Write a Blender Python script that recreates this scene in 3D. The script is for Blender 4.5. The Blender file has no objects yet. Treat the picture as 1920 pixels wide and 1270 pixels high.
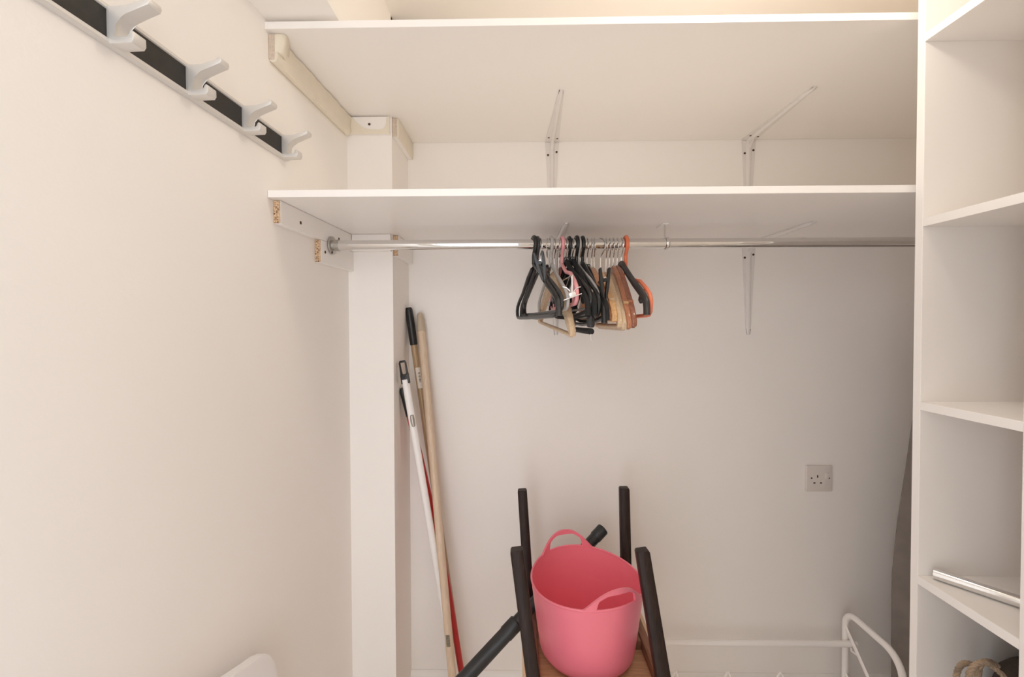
import bpy, bmesh, math, random
from mathutils import Vector, Matrix

random.seed(7)
C = bpy.context.scene.collection
SC = bpy.context.scene
PI = math.pi
Z0 = 1.30                      # height of the lens above the floor

# ------------------------------------------------------------------ camera
F = 800.0                      # focal length in pixels of the 1920 px frame
YAW, PITCH, ROLL, SHIFT = 0.0163, 0.018, 0.003, 12.6
fw = Vector((-math.sin(YAW) * math.cos(PITCH), math.cos(YAW) * math.cos(PITCH), -math.sin(PITCH)))
r0 = Vector((math.cos(YAW), math.sin(YAW), 0))
u0 = r0.cross(fw)
rt = r0 * math.cos(ROLL) - u0 * math.sin(ROLL)
up = rt.cross(fw)
cam = bpy.data.objects.new('camera', bpy.data.cameras.new('camera'))
C.objects.link(cam)
cam.matrix_world = Matrix(((rt.x, up.x, -fw.x, 0), (rt.y, up.y, -fw.y, 0), (rt.z, up.z, -fw.z, Z0), (0, 0, 0, 1)))
cam.data.sensor_width = 36
cam.data.lens = 36 * F / 1920
cam.data.shift_y = -SHIFT / 1920
cam.data.clip_start = 0.02
SC.camera = cam


def P(px, py, y):
    """world point seen at photo pixel (px, py) whose distance along +Y is y"""
    d = fw + rt * ((px - 960) / F) + up * ((635 - SHIFT - py) / F)
    d = d * (y / d.y)
    return Vector((d.x, d.y, d.z + Z0))


def on_left(px, py, off=0.0):
    """distance along the left wall and height of the wall point seen at a photo pixel"""
    d = fw + rt * ((px - 960) / F) + up * ((635 - SHIFT - py) / F)
    # x = -0.565 + off + 0.045 y
    k = (-0.565 + off) / (d.x - 0.045 * d.y)
    return d.y * k, d.z * k


def V(x, y, z):
    return Vector((x, y, z + Z0))


# ------------------------------------------------------------------ light
SC.view_settings.view_transform = 'Standard'
SC.view_settings.look = 'None'
SC.view_settings.gamma = 1
SC.view_settings.use_curve_mapping = False
SC.view_settings.exposure = 0.0
SC.cycles.max_bounces = 24
SC.cycles.diffuse_bounces = 20
W = bpy.data.worlds.new('daylight')
SC.world = W
W.use_nodes = True
bg = W.node_tree.nodes['Background']
bg.inputs[0].default_value = (0.96, 0.96, 1.0, 1)
bg.inputs[1].default_value = 0.15


def lamp(name, kind, loc, energy, col, **kw):
    d = bpy.data.lights.new(name, kind)
    d.energy = energy
    d.color = col
    for k, v in kw.items():
        setattr(d, k, v)
    o = bpy.data.objects.new(name, d)
    o.location = loc
    C.objects.link(o)
    return o


lamp('ceiling_bulb', 'POINT', (0.50, 0.71, Z0 + 0.74), 4.0, (1.0, 0.90, 0.76), shadow_soft_size=0.05)
day = lamp('doorway_daylight', 'AREA', (-0.25, -0.37, 1.10), 9.2, (0.925, 0.955, 1.0), shape='RECTANGLE', size=0.48, size_y=1.95)
day.rotation_euler = (PI / 2, 0, 0)


# ------------------------------------------------------------------ materials
def nodes(name):
    m = bpy.data.materials.new(name)
    m.use_nodes = True
    nt = m.node_tree
    return m, nt, nt.nodes['Principled BSDF']


def mat(name, col, rough=0.5, metal=0.0, bump=0.0, bscale=200.0, vary=0.0, vscale=8.0, spec=0.5, coat=0.0):
    m, nt, b = nodes(name)
    b.inputs['Base Color'].default_value = (*col, 1)
    b.inputs['Roughness'].default_value = rough
    b.inputs['Metallic'].default_value = metal
    b.inputs['Specular IOR Level'].default_value = spec
    b.inputs['Coat Weight'].default_value = coat
    tc = nt.nodes.new('ShaderNodeTexCoord')
    if vary:
        n = nt.nodes.new('ShaderNodeTexNoise')
        n.inputs['Scale'].default_value = vscale
        n.inputs['Detail'].default_value = 5
        nt.links.new(tc.outputs['Object'], n.inputs['Vector'])
        r = nt.nodes.new('ShaderNodeValToRGB')
        r.color_ramp.elements[0].position = 0.3
        r.color_ramp.elements[1].position = 0.7
        r.color_ramp.elements[0].color = (*[c * (1 - vary) for c in col], 1)
        r.color_ramp.elements[1].color = (*[min(1, c * (1 + vary)) for c in col], 1)
        nt.links.new(n.outputs['Fac'], r.inputs['Fac'])
        nt.links.new(r.outputs['Color'], b.inputs['Base Color'])
    if bump:
        n = nt.nodes.new('ShaderNodeTexNoise')
        n.inputs['Scale'].default_value = bscale
        n.inputs['Detail'].default_value = 4
        nt.links.new(tc.outputs['Object'], n.inputs['Vector'])
        bp = nt.nodes.new('ShaderNodeBump')
        bp.inputs['Strength'].default_value = bump
        bp.inputs['Distance'].default_value = 0.002
        nt.links.new(n.outputs['Fac'], bp.inputs['Height'])
        nt.links.new(bp.outputs['Normal'], b.inputs['Normal'])
    return m


def wood(name, c1, c2, stretch=(30, 30, 2.5), rough=0.45, coat=0.0):
    m, nt, b = nodes(name)
    b.inputs['Roughness'].default_value = rough
    b.inputs['Coat Weight'].default_value = coat
    tc = nt.nodes.new('ShaderNodeTexCoord')
    mp = nt.nodes.new('ShaderNodeMapping')
    mp.inputs['Scale'].default_value = stretch
    n = nt.nodes.new('ShaderNodeTexNoise')
    n.inputs['Scale'].default_value = 6
    n.inputs['Detail'].default_value = 6
    n.inputs['Distortion'].default_value = 0.6
    r = nt.nodes.new('ShaderNodeValToRGB')
    r.color_ramp.elements[0].position = 0.32
    r.color_ramp.elements[1].position = 0.68
    r.color_ramp.elements[0].color = (*c1, 1)
    r.color_ramp.elements[1].color = (*c2, 1)
    nt.links.new(tc.outputs['Object'], mp.inputs['Vector'])
    nt.links.new(mp.outputs['Vector'], n.inputs['Vector'])
    nt.links.new(n.outputs['Fac'], r.inputs['Fac'])
    nt.links.new(r.outputs['Color'], b.inputs['Base Color'])
    bp = nt.nodes.new('ShaderNodeBump')
    bp.inputs['Strength'].default_value = 0.15
    bp.inputs['Distance'].default_value = 0.001
    nt.links.new(n.outputs['Fac'], bp.inputs['Height'])
    nt.links.new(bp.outputs['Normal'], b.inputs['Normal'])
    return m


def chipboard(name):
    m, nt, b = nodes(name)
    b.inputs['Roughness'].default_value = 0.9
    tc = nt.nodes.new('ShaderNodeTexCoord')
    v = nt.nodes.new('ShaderNodeTexVoronoi')
    v.inputs['Scale'].default_value = 420
    r = nt.nodes.new('ShaderNodeValToRGB')
    e = r.color_ramp.elements
    e[0].position, e[0].color = 0.0, (0.16, 0.08, 0.04, 1)
    e[1].position, e[1].color = 0.8, (0.72, 0.53, 0.35, 1)
    x = e.new(0.3)
    x.color = (0.50, 0.33, 0.20, 1)
    sep = nt.nodes.new('ShaderNodeSeparateColor')
    nt.links.new(tc.outputs['Object'], v.inputs['Vector'])
    nt.links.new(v.outputs['Color'], sep.inputs['Color'])
    nt.links.new(sep.outputs['Red'], r.inputs['Fac'])
    nt.links.new(r.outputs['Color'], b.inputs['Base Color'])
    return m


PAINT = mat('wall_paint', (0.93, 0.905, 0.875), 0.75, bump=0.10, bscale=140, vary=0.012, vscale=3)
CEIL = mat('ceiling_paint', (0.93, 0.905, 0.87), 0.8, bump=0.06, bscale=120)
GLOSSW = mat('skirting_gloss', (0.90, 0.88, 0.85), 0.35)
MELA = mat('white_melamine', (0.91, 0.885, 0.86), 0.34, bump=0.015, bscale=500)
MELB = mat('white_melamine_edge', (0.93, 0.91, 0.89), 0.28)
CHIP = chipboard('raw_chipboard')
CHIPP = mat('painted_over_chipboard', (0.62, 0.52, 0.43), 0.85, bump=0.4, bscale=300, vary=0.12, vscale=180)
CREAM = mat('cream_gloss', (0.80, 0.74, 0.62), 0.42, bump=0.25, bscale=45, vary=0.03, vscale=30)
SCREW = mat('screw_head', (0.10, 0.06, 0.045), 0.45, 0.7)
DARKGAP = mat('dark_hole', (0.02, 0.015, 0.012), 0.8)
CHROME = mat('chrome', (0.78, 0.77, 0.76), 0.06, 1.0)
STEEL = mat('bright_wire', (0.80, 0.79, 0.77), 0.16, 1.0)
NICKEL = mat('bright_nickel_clip', (0.92, 0.91, 0.89), 0.3, 0.5)
BRASS = mat('dull_flange', (0.50, 0.48, 0.44), 0.35, 0.9)
SATIN = mat('satin_aluminium', (0.72, 0.70, 0.67), 0.42, 0.35, bump=0.02, bscale=400)
BLACKI = mat('black_inlay', (0.018, 0.015, 0.012), 0.5, vary=0.3, vscale=60)
WMETAL = mat('white_enamel', (0.94, 0.92, 0.90), 0.38)
BRKT = mat('white_bracket_enamel', (0.80, 0.775, 0.755), 0.3)
BLK = mat('black_plastic', (0.016, 0.016, 0.016), 0.33)
BLK2 = mat('charcoal_plastic', (0.035, 0.034, 0.034), 0.38)
VELVET = mat('black_flock', (0.012, 0.012, 0.012), 0.85, bump=0.2, bscale=900)
GREYP = mat('grey_clear_plastic', (0.50, 0.48, 0.46), 0.25)
PINKP = mat('pink_hanger_plastic', (0.86, 0.38, 0.40), 0.4)
ORNGP = mat('orange_hanger_plastic', (0.86, 0.22, 0.105), 0.4)
WTAN = wood('tan_wood', (0.50, 0.30, 0.15), (0.62, 0.40, 0.22), (6, 40, 40), 0.38, 0.2)
WPALE = wood('pale_hanger_wood', (0.56, 0.40, 0.25), (0.68, 0.52, 0.35), (6, 40, 40), 0.45)
WPALE2 = wood('greyish_pale_hanger_wood', (0.52, 0.38, 0.25), (0.63, 0.49, 0.34), (6, 40, 40), 0.45)
WORG = wood('orange_brown_hanger_wood', (0.46, 0.21, 0.10), (0.58, 0.29, 0.15), (6, 40, 40), 0.34, 0.3)
WGOLD = wood('golden_hanger_wood', (0.60, 0.33, 0.14), (0.74, 0.46, 0.23), (6, 40, 40), 0.32, 0.3)
WRED = wood('red_brown_hanger_wood', (0.36, 0.13, 0.06), (0.48, 0.20, 0.10), (6, 40, 40), 0.34, 0.3)
WDRK = wood('dark_brown_hanger_wood', (0.22, 0.075, 0.04), (0.34, 0.13, 0.075), (6, 40, 40), 0.34, 0.3)
POLEW = wood('pale_broom_handle', (0.66, 0.50, 0.36), (0.75, 0.60, 0.45), (30, 30, 1.5), 0.4)
POLEC = mat('broom_handle_cap', (0.52, 0.43, 0.32), 0.5)
POLET = wood('tan_broom_handle', (0.36, 0.24, 0.13), (0.46, 0.32, 0.18), (40, 40, 1.0), 0.3, 0.2)
WHITEP = mat('white_pole_plastic', (0.94, 0.93, 0.92), 0.3)
REDP = mat('red_pole_plastic', (0.50, 0.022, 0.022), 0.35)
PINK = mat('pink_tub_plastic', (0.88, 0.215, 0.285), 0.36, bump=0.02, bscale=90)
LEGW = wood('dark_stained_wood', (0.014, 0.007, 0.005), (0.034, 0.018, 0.013), (40, 40, 3), 0.5)
LEGW.node_tree.nodes['Principled BSDF'].inputs['Specular IOR Level'].default_value = 0.3
RAILW = wood('brown_rail_wood', (0.16, 0.07, 0.035), (0.27, 0.13, 0.07), (20, 3, 20), 0.5)
SEATW = wood('seat_underside_wood', (0.40, 0.22, 0.115), (0.52, 0.30, 0.17), (3, 30, 30), 0.55)
EDGEW = wood('pale_seat_edge_wood', (0.72, 0.50, 0.30), (0.82, 0.62, 0.42), (20, 3, 20), 0.5)
TUBEB = mat('vacuum_tube_plastic', (0.022, 0.023, 0.024), 0.42)
COVER = mat('grey_board_cover', (0.24, 0.215, 0.20), 0.9, bump=0.3, bscale=500, vary=0.08, vscale=20)
SOCK = mat('socket_plastic', (0.76, 0.71, 0.68), 0.35)
NUM = mat('white_print', (0.75, 0.75, 0.73), 0.6)
LABELW = mat('paper_sticker', (0.74, 0.68, 0.60), 0.6)
ROPE = mat('jute_rope', (0.32, 0.24, 0.17), 0.9, bump=0.6, bscale=260, vary=0.3, vscale=60)
BAG = mat('dark_woven_bag', (0.055, 0.04, 0.032), 0.9, bump=0.5, bscale=300, vary=0.2, vscale=70)
CARPET = mat('pale_floor_covering', (0.82, 0.79, 0.75), 0.95, bump=0.5, bscale=600, vary=0.1, vscale=150)
OUTFL = mat('hall_floor', (0.45, 0.36, 0.28), 0.6, vary=0.05)
WBOARD = mat('white_board_laminate', (0.92, 0.91, 0.92), 0.3)


# ------------------------------------------------------------------ mesh helpers
class MB:
    def __init__(self):
        self.bm = bmesh.new()

    def box(self, c, s, rot=None, bevel=0.0, seg=2):
        c = Vector(c)
        m = Matrix.Translation(c) @ (rot.to_4x4() if rot else Matrix.Identity(4)) @ Matrix.Diagonal((s[0], s[1], s[2], 1))
        r = bmesh.ops.create_cube(self.bm, size=1, matrix=m)
        if bevel:
            es = {e for v in r['verts'] for e in v.link_edges}
            bmesh.ops.bevel(self.bm, geom=list(es), offset=bevel, segments=seg, affect='EDGES', profile=0.5)
        return self

    def span(self, a, b, bevel=0.0, seg=2):
        a, b = Vector(a), Vector(b)
        d = b - a
        return self.box((a + b) / 2, (abs(d.x), abs(d.y), abs(d.z)), None, bevel, seg)

    def prism(self, poly, fn, t0, t1, bevel=0.0, seg=2):
        """poly of (p, q); fn(p, q, t) -> Vector"""
        n = len(poly)
        va = [self.bm.verts.new(fn(p, q, t0)) for p, q in poly]
        vb = [self.bm.verts.new(fn(p, q, t1)) for p, q in poly]
        fa = self.bm.faces.new(va)
        fb = self.bm.faces.new(list(reversed(vb)))
        fs = [fa, fb]
        for i in range(n):
            j = (i + 1) % n
            fs.append(self.bm.faces.new((va[j], va[i], vb[i], vb[j])))
        if bevel:
            es = set(fa.edges) | set(fb.edges)
            bmesh.ops.bevel(self.bm, geom=list(es), offset=bevel, segments=seg, affect='EDGES', profile=0.5)
        return self

    def tube(self, pts, r, seg=10, closed=False, flat=1.0, upv=None):
        pts = [Vector(p) for p in pts]
        n = len(pts)
        rs = r if isinstance(r, (list, tuple)) else [r] * n
        rings = []
        ref = None
        for i, p in enumerate(pts):
            if closed:
                t = pts[(i + 1) % n] - pts[i - 1]
            else:
                t = pts[min(i + 1, n - 1)] - pts[max(i - 1, 0)]
            if t.length < 1e-9:
                t = Vector((0, 0, 1))
            t.normalize()
            if upv is not None:
                a = Vector(upv) - t * t.dot(Vector(upv))
            elif ref is None:
                a = Vector((0, 0, 1)) if abs(t.z) < 0.9 else Vector((1, 0, 0))
                a = a - t * a.dot(t)
            else:
                a = ref - t * ref.dot(t)
            a.normalize()
            ref = a
            b = t.cross(a)
            ring = []
            for k in range(seg):
                an = 2 * PI * k / seg
                ring.append(self.bm.verts.new(p + a * (math.cos(an) * rs[i]) + b * (math.sin(an) * rs[i] * flat)))
            rings.append(ring)
        m = n if closed else n - 1
        for i in range(m):
            A, B = rings[i], rings[(i + 1) % n]
            off = 0
            if closed and i == n - 1:                 # match the seam's twist
                off = min(range(seg), key=lambda k: (B[k].co - A[0].co).length)
            for k in range(seg):
                k2 = (k + 1) % seg
                self.bm.faces.new((A[k], A[k2], B[(k2 + off) % seg], B[(k + off) % seg]))
        if not closed:
            self.bm.faces.new(list(reversed(rings[0])))
            self.bm.faces.new(rings[-1])
        return self

    def cyl(self, a, b, r, r2=None, seg=20):
        return self.tube([a, b], [r, r if r2 is None else r2], seg)

    def lathe(self, prof, c, seg=48):
        c = Vector(c)
        rings = []
        for r, z in prof:
            if r < 1e-6:
                rings.append([self.bm.verts.new(c + Vector((0, 0, z)))])
            else:
                rings.append([self.bm.verts.new(c + Vector((r * math.cos(2 * PI * k / seg), r * math.sin(2 * PI * k / seg), z))) for k in range(seg)])
        for A, B in zip(rings, rings[1:]):
            for k in range(seg):
                k2 = (k + 1) % seg
                if len(A) == 1:
                    self.bm.faces.new((A[0], B[k2], B[k]))
                elif len(B) == 1:
                    self.bm.faces.new((A[k], A[k2], B[0]))
                else:
                    self.bm.faces.new((A[k], A[k2], B[k2], B[k]))
        return self

    def build(self, name, m, parent=None, local=False, angle=38):
        bmesh.ops.recalc_face_normals(self.bm, faces=self.bm.faces[:])
        if parent is not None and not local:          # vertices are in world space: bring them into the parent's
            bmesh.ops.transform(self.bm, matrix=wm(parent).inverted(), verts=self.bm.verts[:])
        me = bpy.data.meshes.new(name)
        self.bm.to_mesh(me)
        self.bm.free()
        me.materials.append(m)
        me.polygons.foreach_set('use_smooth', [True] * len(me.polygons))
        me.set_sharp_from_angle(angle=math.radians(angle))
        o = bpy.data.objects.new(name, me)
        C.objects.link(o)
        if parent is not None:
            o.parent = parent
        return o


def wm(o):
    m = Matrix.LocRotScale(o.location, o.rotation_euler, None)
    return (wm(o.parent) @ m) if o.parent else m


def tag(o, label=None, cat=None, group=None, kind=None):
    if label: o['label'] = label
    if cat: o['category'] = cat
    if group: o['group'] = group
    if kind: o['kind'] = kind
    return o


def thing(name, label, cat, loc, rot=(0, 0, 0), group=None):
    o = bpy.data.objects.new(name, None)
    o.empty_display_size = 0.05
    o.location = loc
    o.rotation_euler = rot
    C.objects.link(o)
    return tag(o, label, cat, group)


def struct(name, mb, m, parent=None):
    o = mb.build(name, m, parent)
    if parent is None:
        o['kind'] = 'structure'
    return o


def smooth(pts, n=6):
    """Catmull-Rom through the points"""
    pts = [Vector(p) for p in pts]
    out = []
    for i in range(len(pts) - 1):
        p0, p1, p2, p3 = pts[max(i - 1, 0)], pts[i], pts[i + 1], pts[min(i + 2, len(pts) - 1)]
        for k in range(n):
            t = k / n
            out.append(0.5 * ((2 * p1) + (p2 - p0) * t + (2 * p0 - 5 * p1 + 4 * p2 - p3) * t * t + (3 * p1 - p0 - 3 * p2 + p3) * t ** 3))
    out.append(pts[-1])
    return out


def screw(parent, c, axis, r=0.004, h=0.0015, m=None):
    c, axis = Vector(c), Vector(axis).normalized()
    mb = MB()
    mb.tube([c - axis * 0.002, c + axis * h * 0.6, c + axis * h], [r, r, r * 0.55], 12)
    return mb.build('screw', m or SCREW, parent)


# ------------------------------------------------------------------ the room
YB, XR, ZC = 1.45, 1.46, 0.91           # back wall, right wall, ceiling above the lens


def XL(y):                              # the left wall runs slightly out of square
    return -0.565 + 0.045 * y


YF = -0.25                              # wall with the doorway, behind the lens
FLOOR = -Z0
wall_back = struct('wall_back', MB().span(V(-0.75, YB, FLOOR), V(XR + 0.1, YB + 0.1, ZC)), PAINT)
mb = MB()
mb.prism([(XL(YF - .1), YF - .1), (XL(YB), YB), (XL(YB) - .12, YB), (XL(YF - .1) - .12, YF - .1)], lambda p, q, t: V(p, q, t), FLOOR, ZC)
struct('wall_left', mb, PAINT)
struct('wall_right', MB().span(V(XR, YF - .1, FLOOR), V(XR + 0.1, YB, ZC)), PAINT)
mb = MB()
mb.span(V(XL(YF) - .02, YF - .1, FLOOR), V(-0.50, YF, ZC))
mb.span(V(0.0, YF - .1, FLOOR), V(XR, YF, ZC))
mb.span(V(-0.50, YF - .1, 0.80), V(0.0, YF, ZC))
struct('wall_front', mb, PAINT)
struct('floor', MB().span(V(-0.75, YF - .1, FLOOR - .05), V(XR + .1, YB + .1, FLOOR)), CARPET)
struct('ceiling', MB().span(V(-0.75, YF - .1, ZC), V(XR + .1, YB + .1, ZC + .05)), CEIL)
# boxed pillar in the corner and the boxed soffit above it
PX, PY = -0.375, 1.268
struct('trim_1', MB().span(V(XL(PY) - .02, PY, FLOOR), V(PX, YB, ZC)), PAINT)
mb = MB()
mb.prism([(XL(0) - .02, YF), (XL(YB), YB), (PX, YB), (PX, YF)], lambda p, q, t: V(p, q, t), 0.637, ZC)
struct('trim_2', mb, CEIL)
# skirting boards
mb = MB()
prof = [(0.0002, 0.0002), (0.016, 0.0002), (0.016, 0.092), (0.010, 0.102), (0.004, 0.107), (0.0002, 0.107)]
mb.prism(prof, lambda p, q, t: V(t, YB - p, FLOOR + q), PX, XR)
struct('baseboard_back', mb, GLOSSW)
mb = MB()
mb.prism(prof, lambda p, q, t: V(XL(t) + p, t, FLOOR + q), YF, PY)
struct('baseboard_left', mb, GLOSSW)

# ------------------------------------------------------------------ the two long shelves
YS, TH = 0.888, 0.0152
Z1, Z2 = 0.614, 0.2664


def long_shelf(z, x0, label):
    o = thing('wall_shelf', label, 'shelf', V((x0 + XR) / 2, YS, z), group='long white wall shelves')
    xx = 0.004
    mb = MB()
    poly = [(x0, YS + .0012), (XR - .002, YS + .0012), (XR - .002, YB - .001), (PX + xx, YB - .001), (PX + xx, PY - .001), (XL(PY) + .004, PY - .001)]
    mb.prism(poly, lambda p, q, t: V(p, q, t), z, z + TH)
    mb.build('board', MELA, o)
    MB().span(V(x0, YS, z), V(XR - .002, YS + .0011, z + TH), 0.0004, 1).build('edge_strip', MELB, o)
    return o


long_shelf(Z1, -0.5295, 'upper long white shelf board across the alcove under the ceiling')
long_shelf(Z2, -0.524, 'lower long white shelf board across the alcove just above the chrome rail')


def batten(label, a, b, end_at, end_mat, face_screws, group='white shelf battens on the walls'):
    """a white chipboard strip; end_at = 'near' puts the raw sawn end on its -Y face"""
    a, b = Vector(a), Vector(b)
    o = thing('shelf_batten', label, 'batten', ((a.x + b.x) / 2, (a.y + b.y) / 2, min(a.z, b.z)), group=group)
    if end_at:
        c = a.copy()
        lo = Vector((min(a.x, b.x), min(a.y, b.y), min(a.z, b.z)))
        hi = Vector((max(a.x, b.x), max(a.y, b.y), max(a.z, b.z)))
        MB().span(lo + Vector((0, .002, 0)), hi, 0.0006, 1).build('strip', MELA, o)
        MB().span(lo + Vector((.0008, 0, .0008)), Vector((hi.x - .0008, lo.y + .0021, hi.z - .0008))).build('cut_end', end_mat, o)
    else:
        MB().span(a, b, 0.0006, 1).build('strip', MELA, o)
    for c, ax in face_screws:
        screw(o, c, ax, 0.0038)
    return o


def wall_batten(label, y0, y1, z0, z1, t, end_mat, screws):
    """batten that follows the out-of-square left wall"""
    o = thing('shelf_batten', label, 'batten', V(XL(y0), y0, z0), group='white shelf battens on the walls')
    mb = MB()
    mb.prism([(XL(y0 + .002) + .0003, y0 + .002), (XL(y1) + .0003, y1), (XL(y1) + t, y1), (XL(y0 + .002) + t, y0 + .002)], lambda p, q, s: V(p, q, s), z0, z1, 0.0006, 1)
    mb.build('strip', MELA, o)
    mb = MB()
    mb.prism([(XL(y0) + .001, y0), (XL(y0) + .001, y0 + .0021), (XL(y0) + t - .001, y0 + .0021), (XL(y0) + t - .001, y0)], lambda p, q, s: V(p, q, s), z0 + .0008, z1 - .0008)
    mb.build('cut_end', end_mat, o)
    for y, z in screws:
        screw(o, V(XL(y) + t, y, z), (1, 0, 0), 0.0038)
    return o


# upper shelf, left wall: batten under thick cream gloss, with a lump of filler at its front end
ub = wall_batten('batten on left wall carrying the upper long shelf, covered in lumpy cream paint', 0.898, PY - .016, Z1 - .056, Z1 - .003, 0.013, CHIPP, [])
mb = MB()
secs = []
N = 30
for i in range(N + 1):
    y = 0.9005 + (PY - .0165 - 0.9005) * i / N
    wob = 0.0010 * math.sin(i * 1.7) + 0.0008 * math.sin(i * 0.63 + 1)
    x = XL(y) + .0132
    zt_, zb_ = Z1 - .0042, Z1 - .056
    sec = [(x, zt_), (x + .0035 + wob, zt_), (x + .0050 + wob, zt_ - .012), (x + .0042 - wob, zt_ - .030), (x + .0048 + wob, zt_ - .044), (x + .0015, zb_ - .0035 + wob), (x - .006, zb_ - .0050), (x - .0125, zb_ - .0012), (x - .0125, zb_ + .0006), (x, zb_ + .0006)]
    secs.append([mb.bm.verts.new(V(px, y, pz)) for px, pz in sec])
for A, B in zip(secs, secs[1:]):
    for k in range(len(A)):
        k2 = (k + 1) % len(A)
        mb.bm.faces.new((A[k], A[k2], B[k2], B[k]))
mb.bm.faces.new(list(reversed(secs[0])))
mb.bm.faces.new(secs[-1])
tag(mb.build('cream_paint', CREAM, ub, angle=60), 'thick cream paint')
mb = MB()
xi = XL(.92) + .012
mb.prism([(xi, .8995), (xi + .018, .9005), (xi + .022, .906), (xi + .021, .916), (xi + .013, .934), (xi + .003, .953), (xi - .001, .955)], lambda p, q, t: V(p - (.010 * (1 - t) if p > xi + .004 else 0), q, Z1 - .0006 - .040 * (1 - t)), 0, 1, .003, 2)
tag(mb.build('filler_lump', CREAM, ub, angle=60), 'lump of cream filler')

# upper shelf, pillar front: pale plate with a cream border
xa, xb = XL(PY) + .036, PX - .004
o = batten('batten on pillar front under the upper long shelf, white face in a cream frame', V(XL(PY) + .004, PY - .012, Z1 - .0525), V(xb, PY - .0002, Z1 - .004), None, None, [(V((xa + xb) / 2 - .012, PY - .012, Z1 - .026), (0, -1, 0))])
mb = MB()
path = [(xa - .014, Z1 - .006), (xa - .004, Z1 - .020), (xa + .012, Z1 - .035), (xa + .03, Z1 - .042), (xb - .03, Z1 - .044), (xb - .016, Z1 - .040), (xb - .009, Z1 - .030), (xb - .008, Z1 - .018), (xb - .007, Z1 - .006)]
outer = [(xb + .0005, Z1 - .004), (xb + .0005, Z1 - .0545), (xa - .03, Z1 - .0545), (xa - .03, Z1 - .006)]
mb.prism(path + outer, lambda p, q, t: V(p, t, q), PY - .0150, PY - .0118, 0.0008, 1)
tag(mb.build('cream_filler', CREAM, o), 'cream painted filler frame')
# upper shelf, pillar side
ps = batten('batten on side of pillar under the upper long shelf, cream face and raw end', V(PX + .0003, PY + .004, Z1 - .056), V(PX + .015, YB - .001, Z1 - .0005), 'near', CHIPP, [])
MB().span(V(PX + .0148, PY + .006, Z1 - .0565), V(PX + .0185, YB - .002, Z1 - .001), 0.0012).build('cream_face', CREAM, ps)
# lower shelf, left wall / second block / pillar front / pillar side
wall_batten('long batten on left wall carrying the lower long shelf, raw chipboard end and screw heads', 0.907, PY - .001, Z2 - .050, Z2 - .0008, 0.0155, CHIP, [(0.985, Z2 - .030), (1.175, Z2 - .030)])
wall_batten('short block on left wall holding the end of the chrome rail, raw chipboard end', 1.075, PY - .001, Z2 - .108, Z2 - .0508, 0.0155, CHIP, [(1.098, Z2 - .079)])
batten('batten on pillar front under the lower long shelf, just behind the chrome rail', V(XL(PY) + .017, PY - .0155, Z2 - .050), V(PX - .002, PY - .0003, Z2 - .0008), None, None, [])
ps2 = batten('batten on side of pillar under the lower long shelf, dark raw end', V(PX + .0003, PY + .003, Z2 - .062), V(PX + .0155, YB - .001, Z2 - .0008), 'near', CHIP, [])
for z, w in ((Z1, 'upper'), (Z2, 'lower')):
    batten('stub of batten at right end of back wall under the %s long shelf' % w, V(1.322, YB - .016, z - .052), V(XR - .001, YB - .0003, z - .0008), None, None, [])

# ------------------------------------------------------------------ shelf brackets
def bracket(x, z, label):
    o = thing('shelf_bracket', label, 'bracket', V(x, YB, z - .30), group='white pressed steel shelf brackets')
    L, A = 0.300, 0.318
    t = 0.0024
    n = 16

    def arm(fn, length, name, w0, w1, h0, h1, rnd):
        mb = MB()
        rows = []
        for i in range(n + 1):
            s = i / n
            w = w0 + (w1 - w0) * s ** 0.85
            if i == n: w *= 0.55
            if i == n - 1: w *= 0.92
            h = (h0 + (h1 - h0) * s) * (0.0 if i == n else 1)
            d = s * length
            sec = [(-w / 2, 0), (-w / 2, t), (-.0055 - w * .07, t), (-.0028, t + h), (.0028, t + h), (.0055 + w * .07, t), (w / 2, t), (w / 2, 0)]
            rows.append([mb.bm.verts.new(fn(p, d, q)) for p, q in sec])
        for a, b in zip(rows, rows[1:]):
            for k in range(8):
                k2 = (k + 1) % 8
                mb.bm.faces.new((a[k], a[k2], b[k2], b[k]))
        mb.bm.faces.new(list(reversed(rows[0])))
        mb.bm.faces.new(rows[-1])
        mb.build(name, BRKT, o, angle=25)

    arm(lambda p, d, q: V(x + p, YB - .0004 - q, z - .004 - d), L, 'wall_arm', 0.047, 0.016, 0.007, 0.004, 0)
    arm(lambda p, d, q: V(x + p, YB - .004 - d, z - .0004 - q), A, 'shelf_arm', 0.047, 0.014, 0.007, 0.004, 0)
    # rounded corner web
    mb = MB()
    prof = [(0.0, 0.0), (0.030, 0.0), (0.030, -.0085), (.0245, -.011), (.017, -.0155), (.0135, -.021), (.0095, -.030), (0, -.030)]
    mb.prism(prof, lambda p, q, s: V(x + s, YB - .0008 - p, z - .0008 + q), -.0045, .0045, 0.001, 1)
    mb.build('corner_rib', BRKT, o)
    for dx, dz in ((-.0135, -.046), (.0150, -.036), (0.0, -.288)):
        zz = z + dz
        screw(o, V(x + dx, YB - (.0028 if dz > -.2 else .0028), zz), (0, -1, 0), 0.0037 if dz > -.2 else .003)
    for dx, dy in ((-.0135, .034), (.0150, .026), (0.0, .306)):
        screw(o, V(x + dx, YB - dy - .004, z - .0028), (0, 0, -1), 0.0032)
    return o


bracket(P(1035, 300, YB).x, Z1, 'white bracket under the upper long shelf, above the coat hangers')
bracket(P(1403, 300, YB).x, Z1, 'white bracket under the upper long shelf, right of centre with long arm showing')
bracket(P(1042, 500, YB).x, Z2, 'white bracket under the lower long shelf, hidden behind the coat hangers')
bracket(P(1403, 500, YB).x, Z2, 'white bracket on wall under the lower long shelf, right of the coat hangers')

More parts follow.
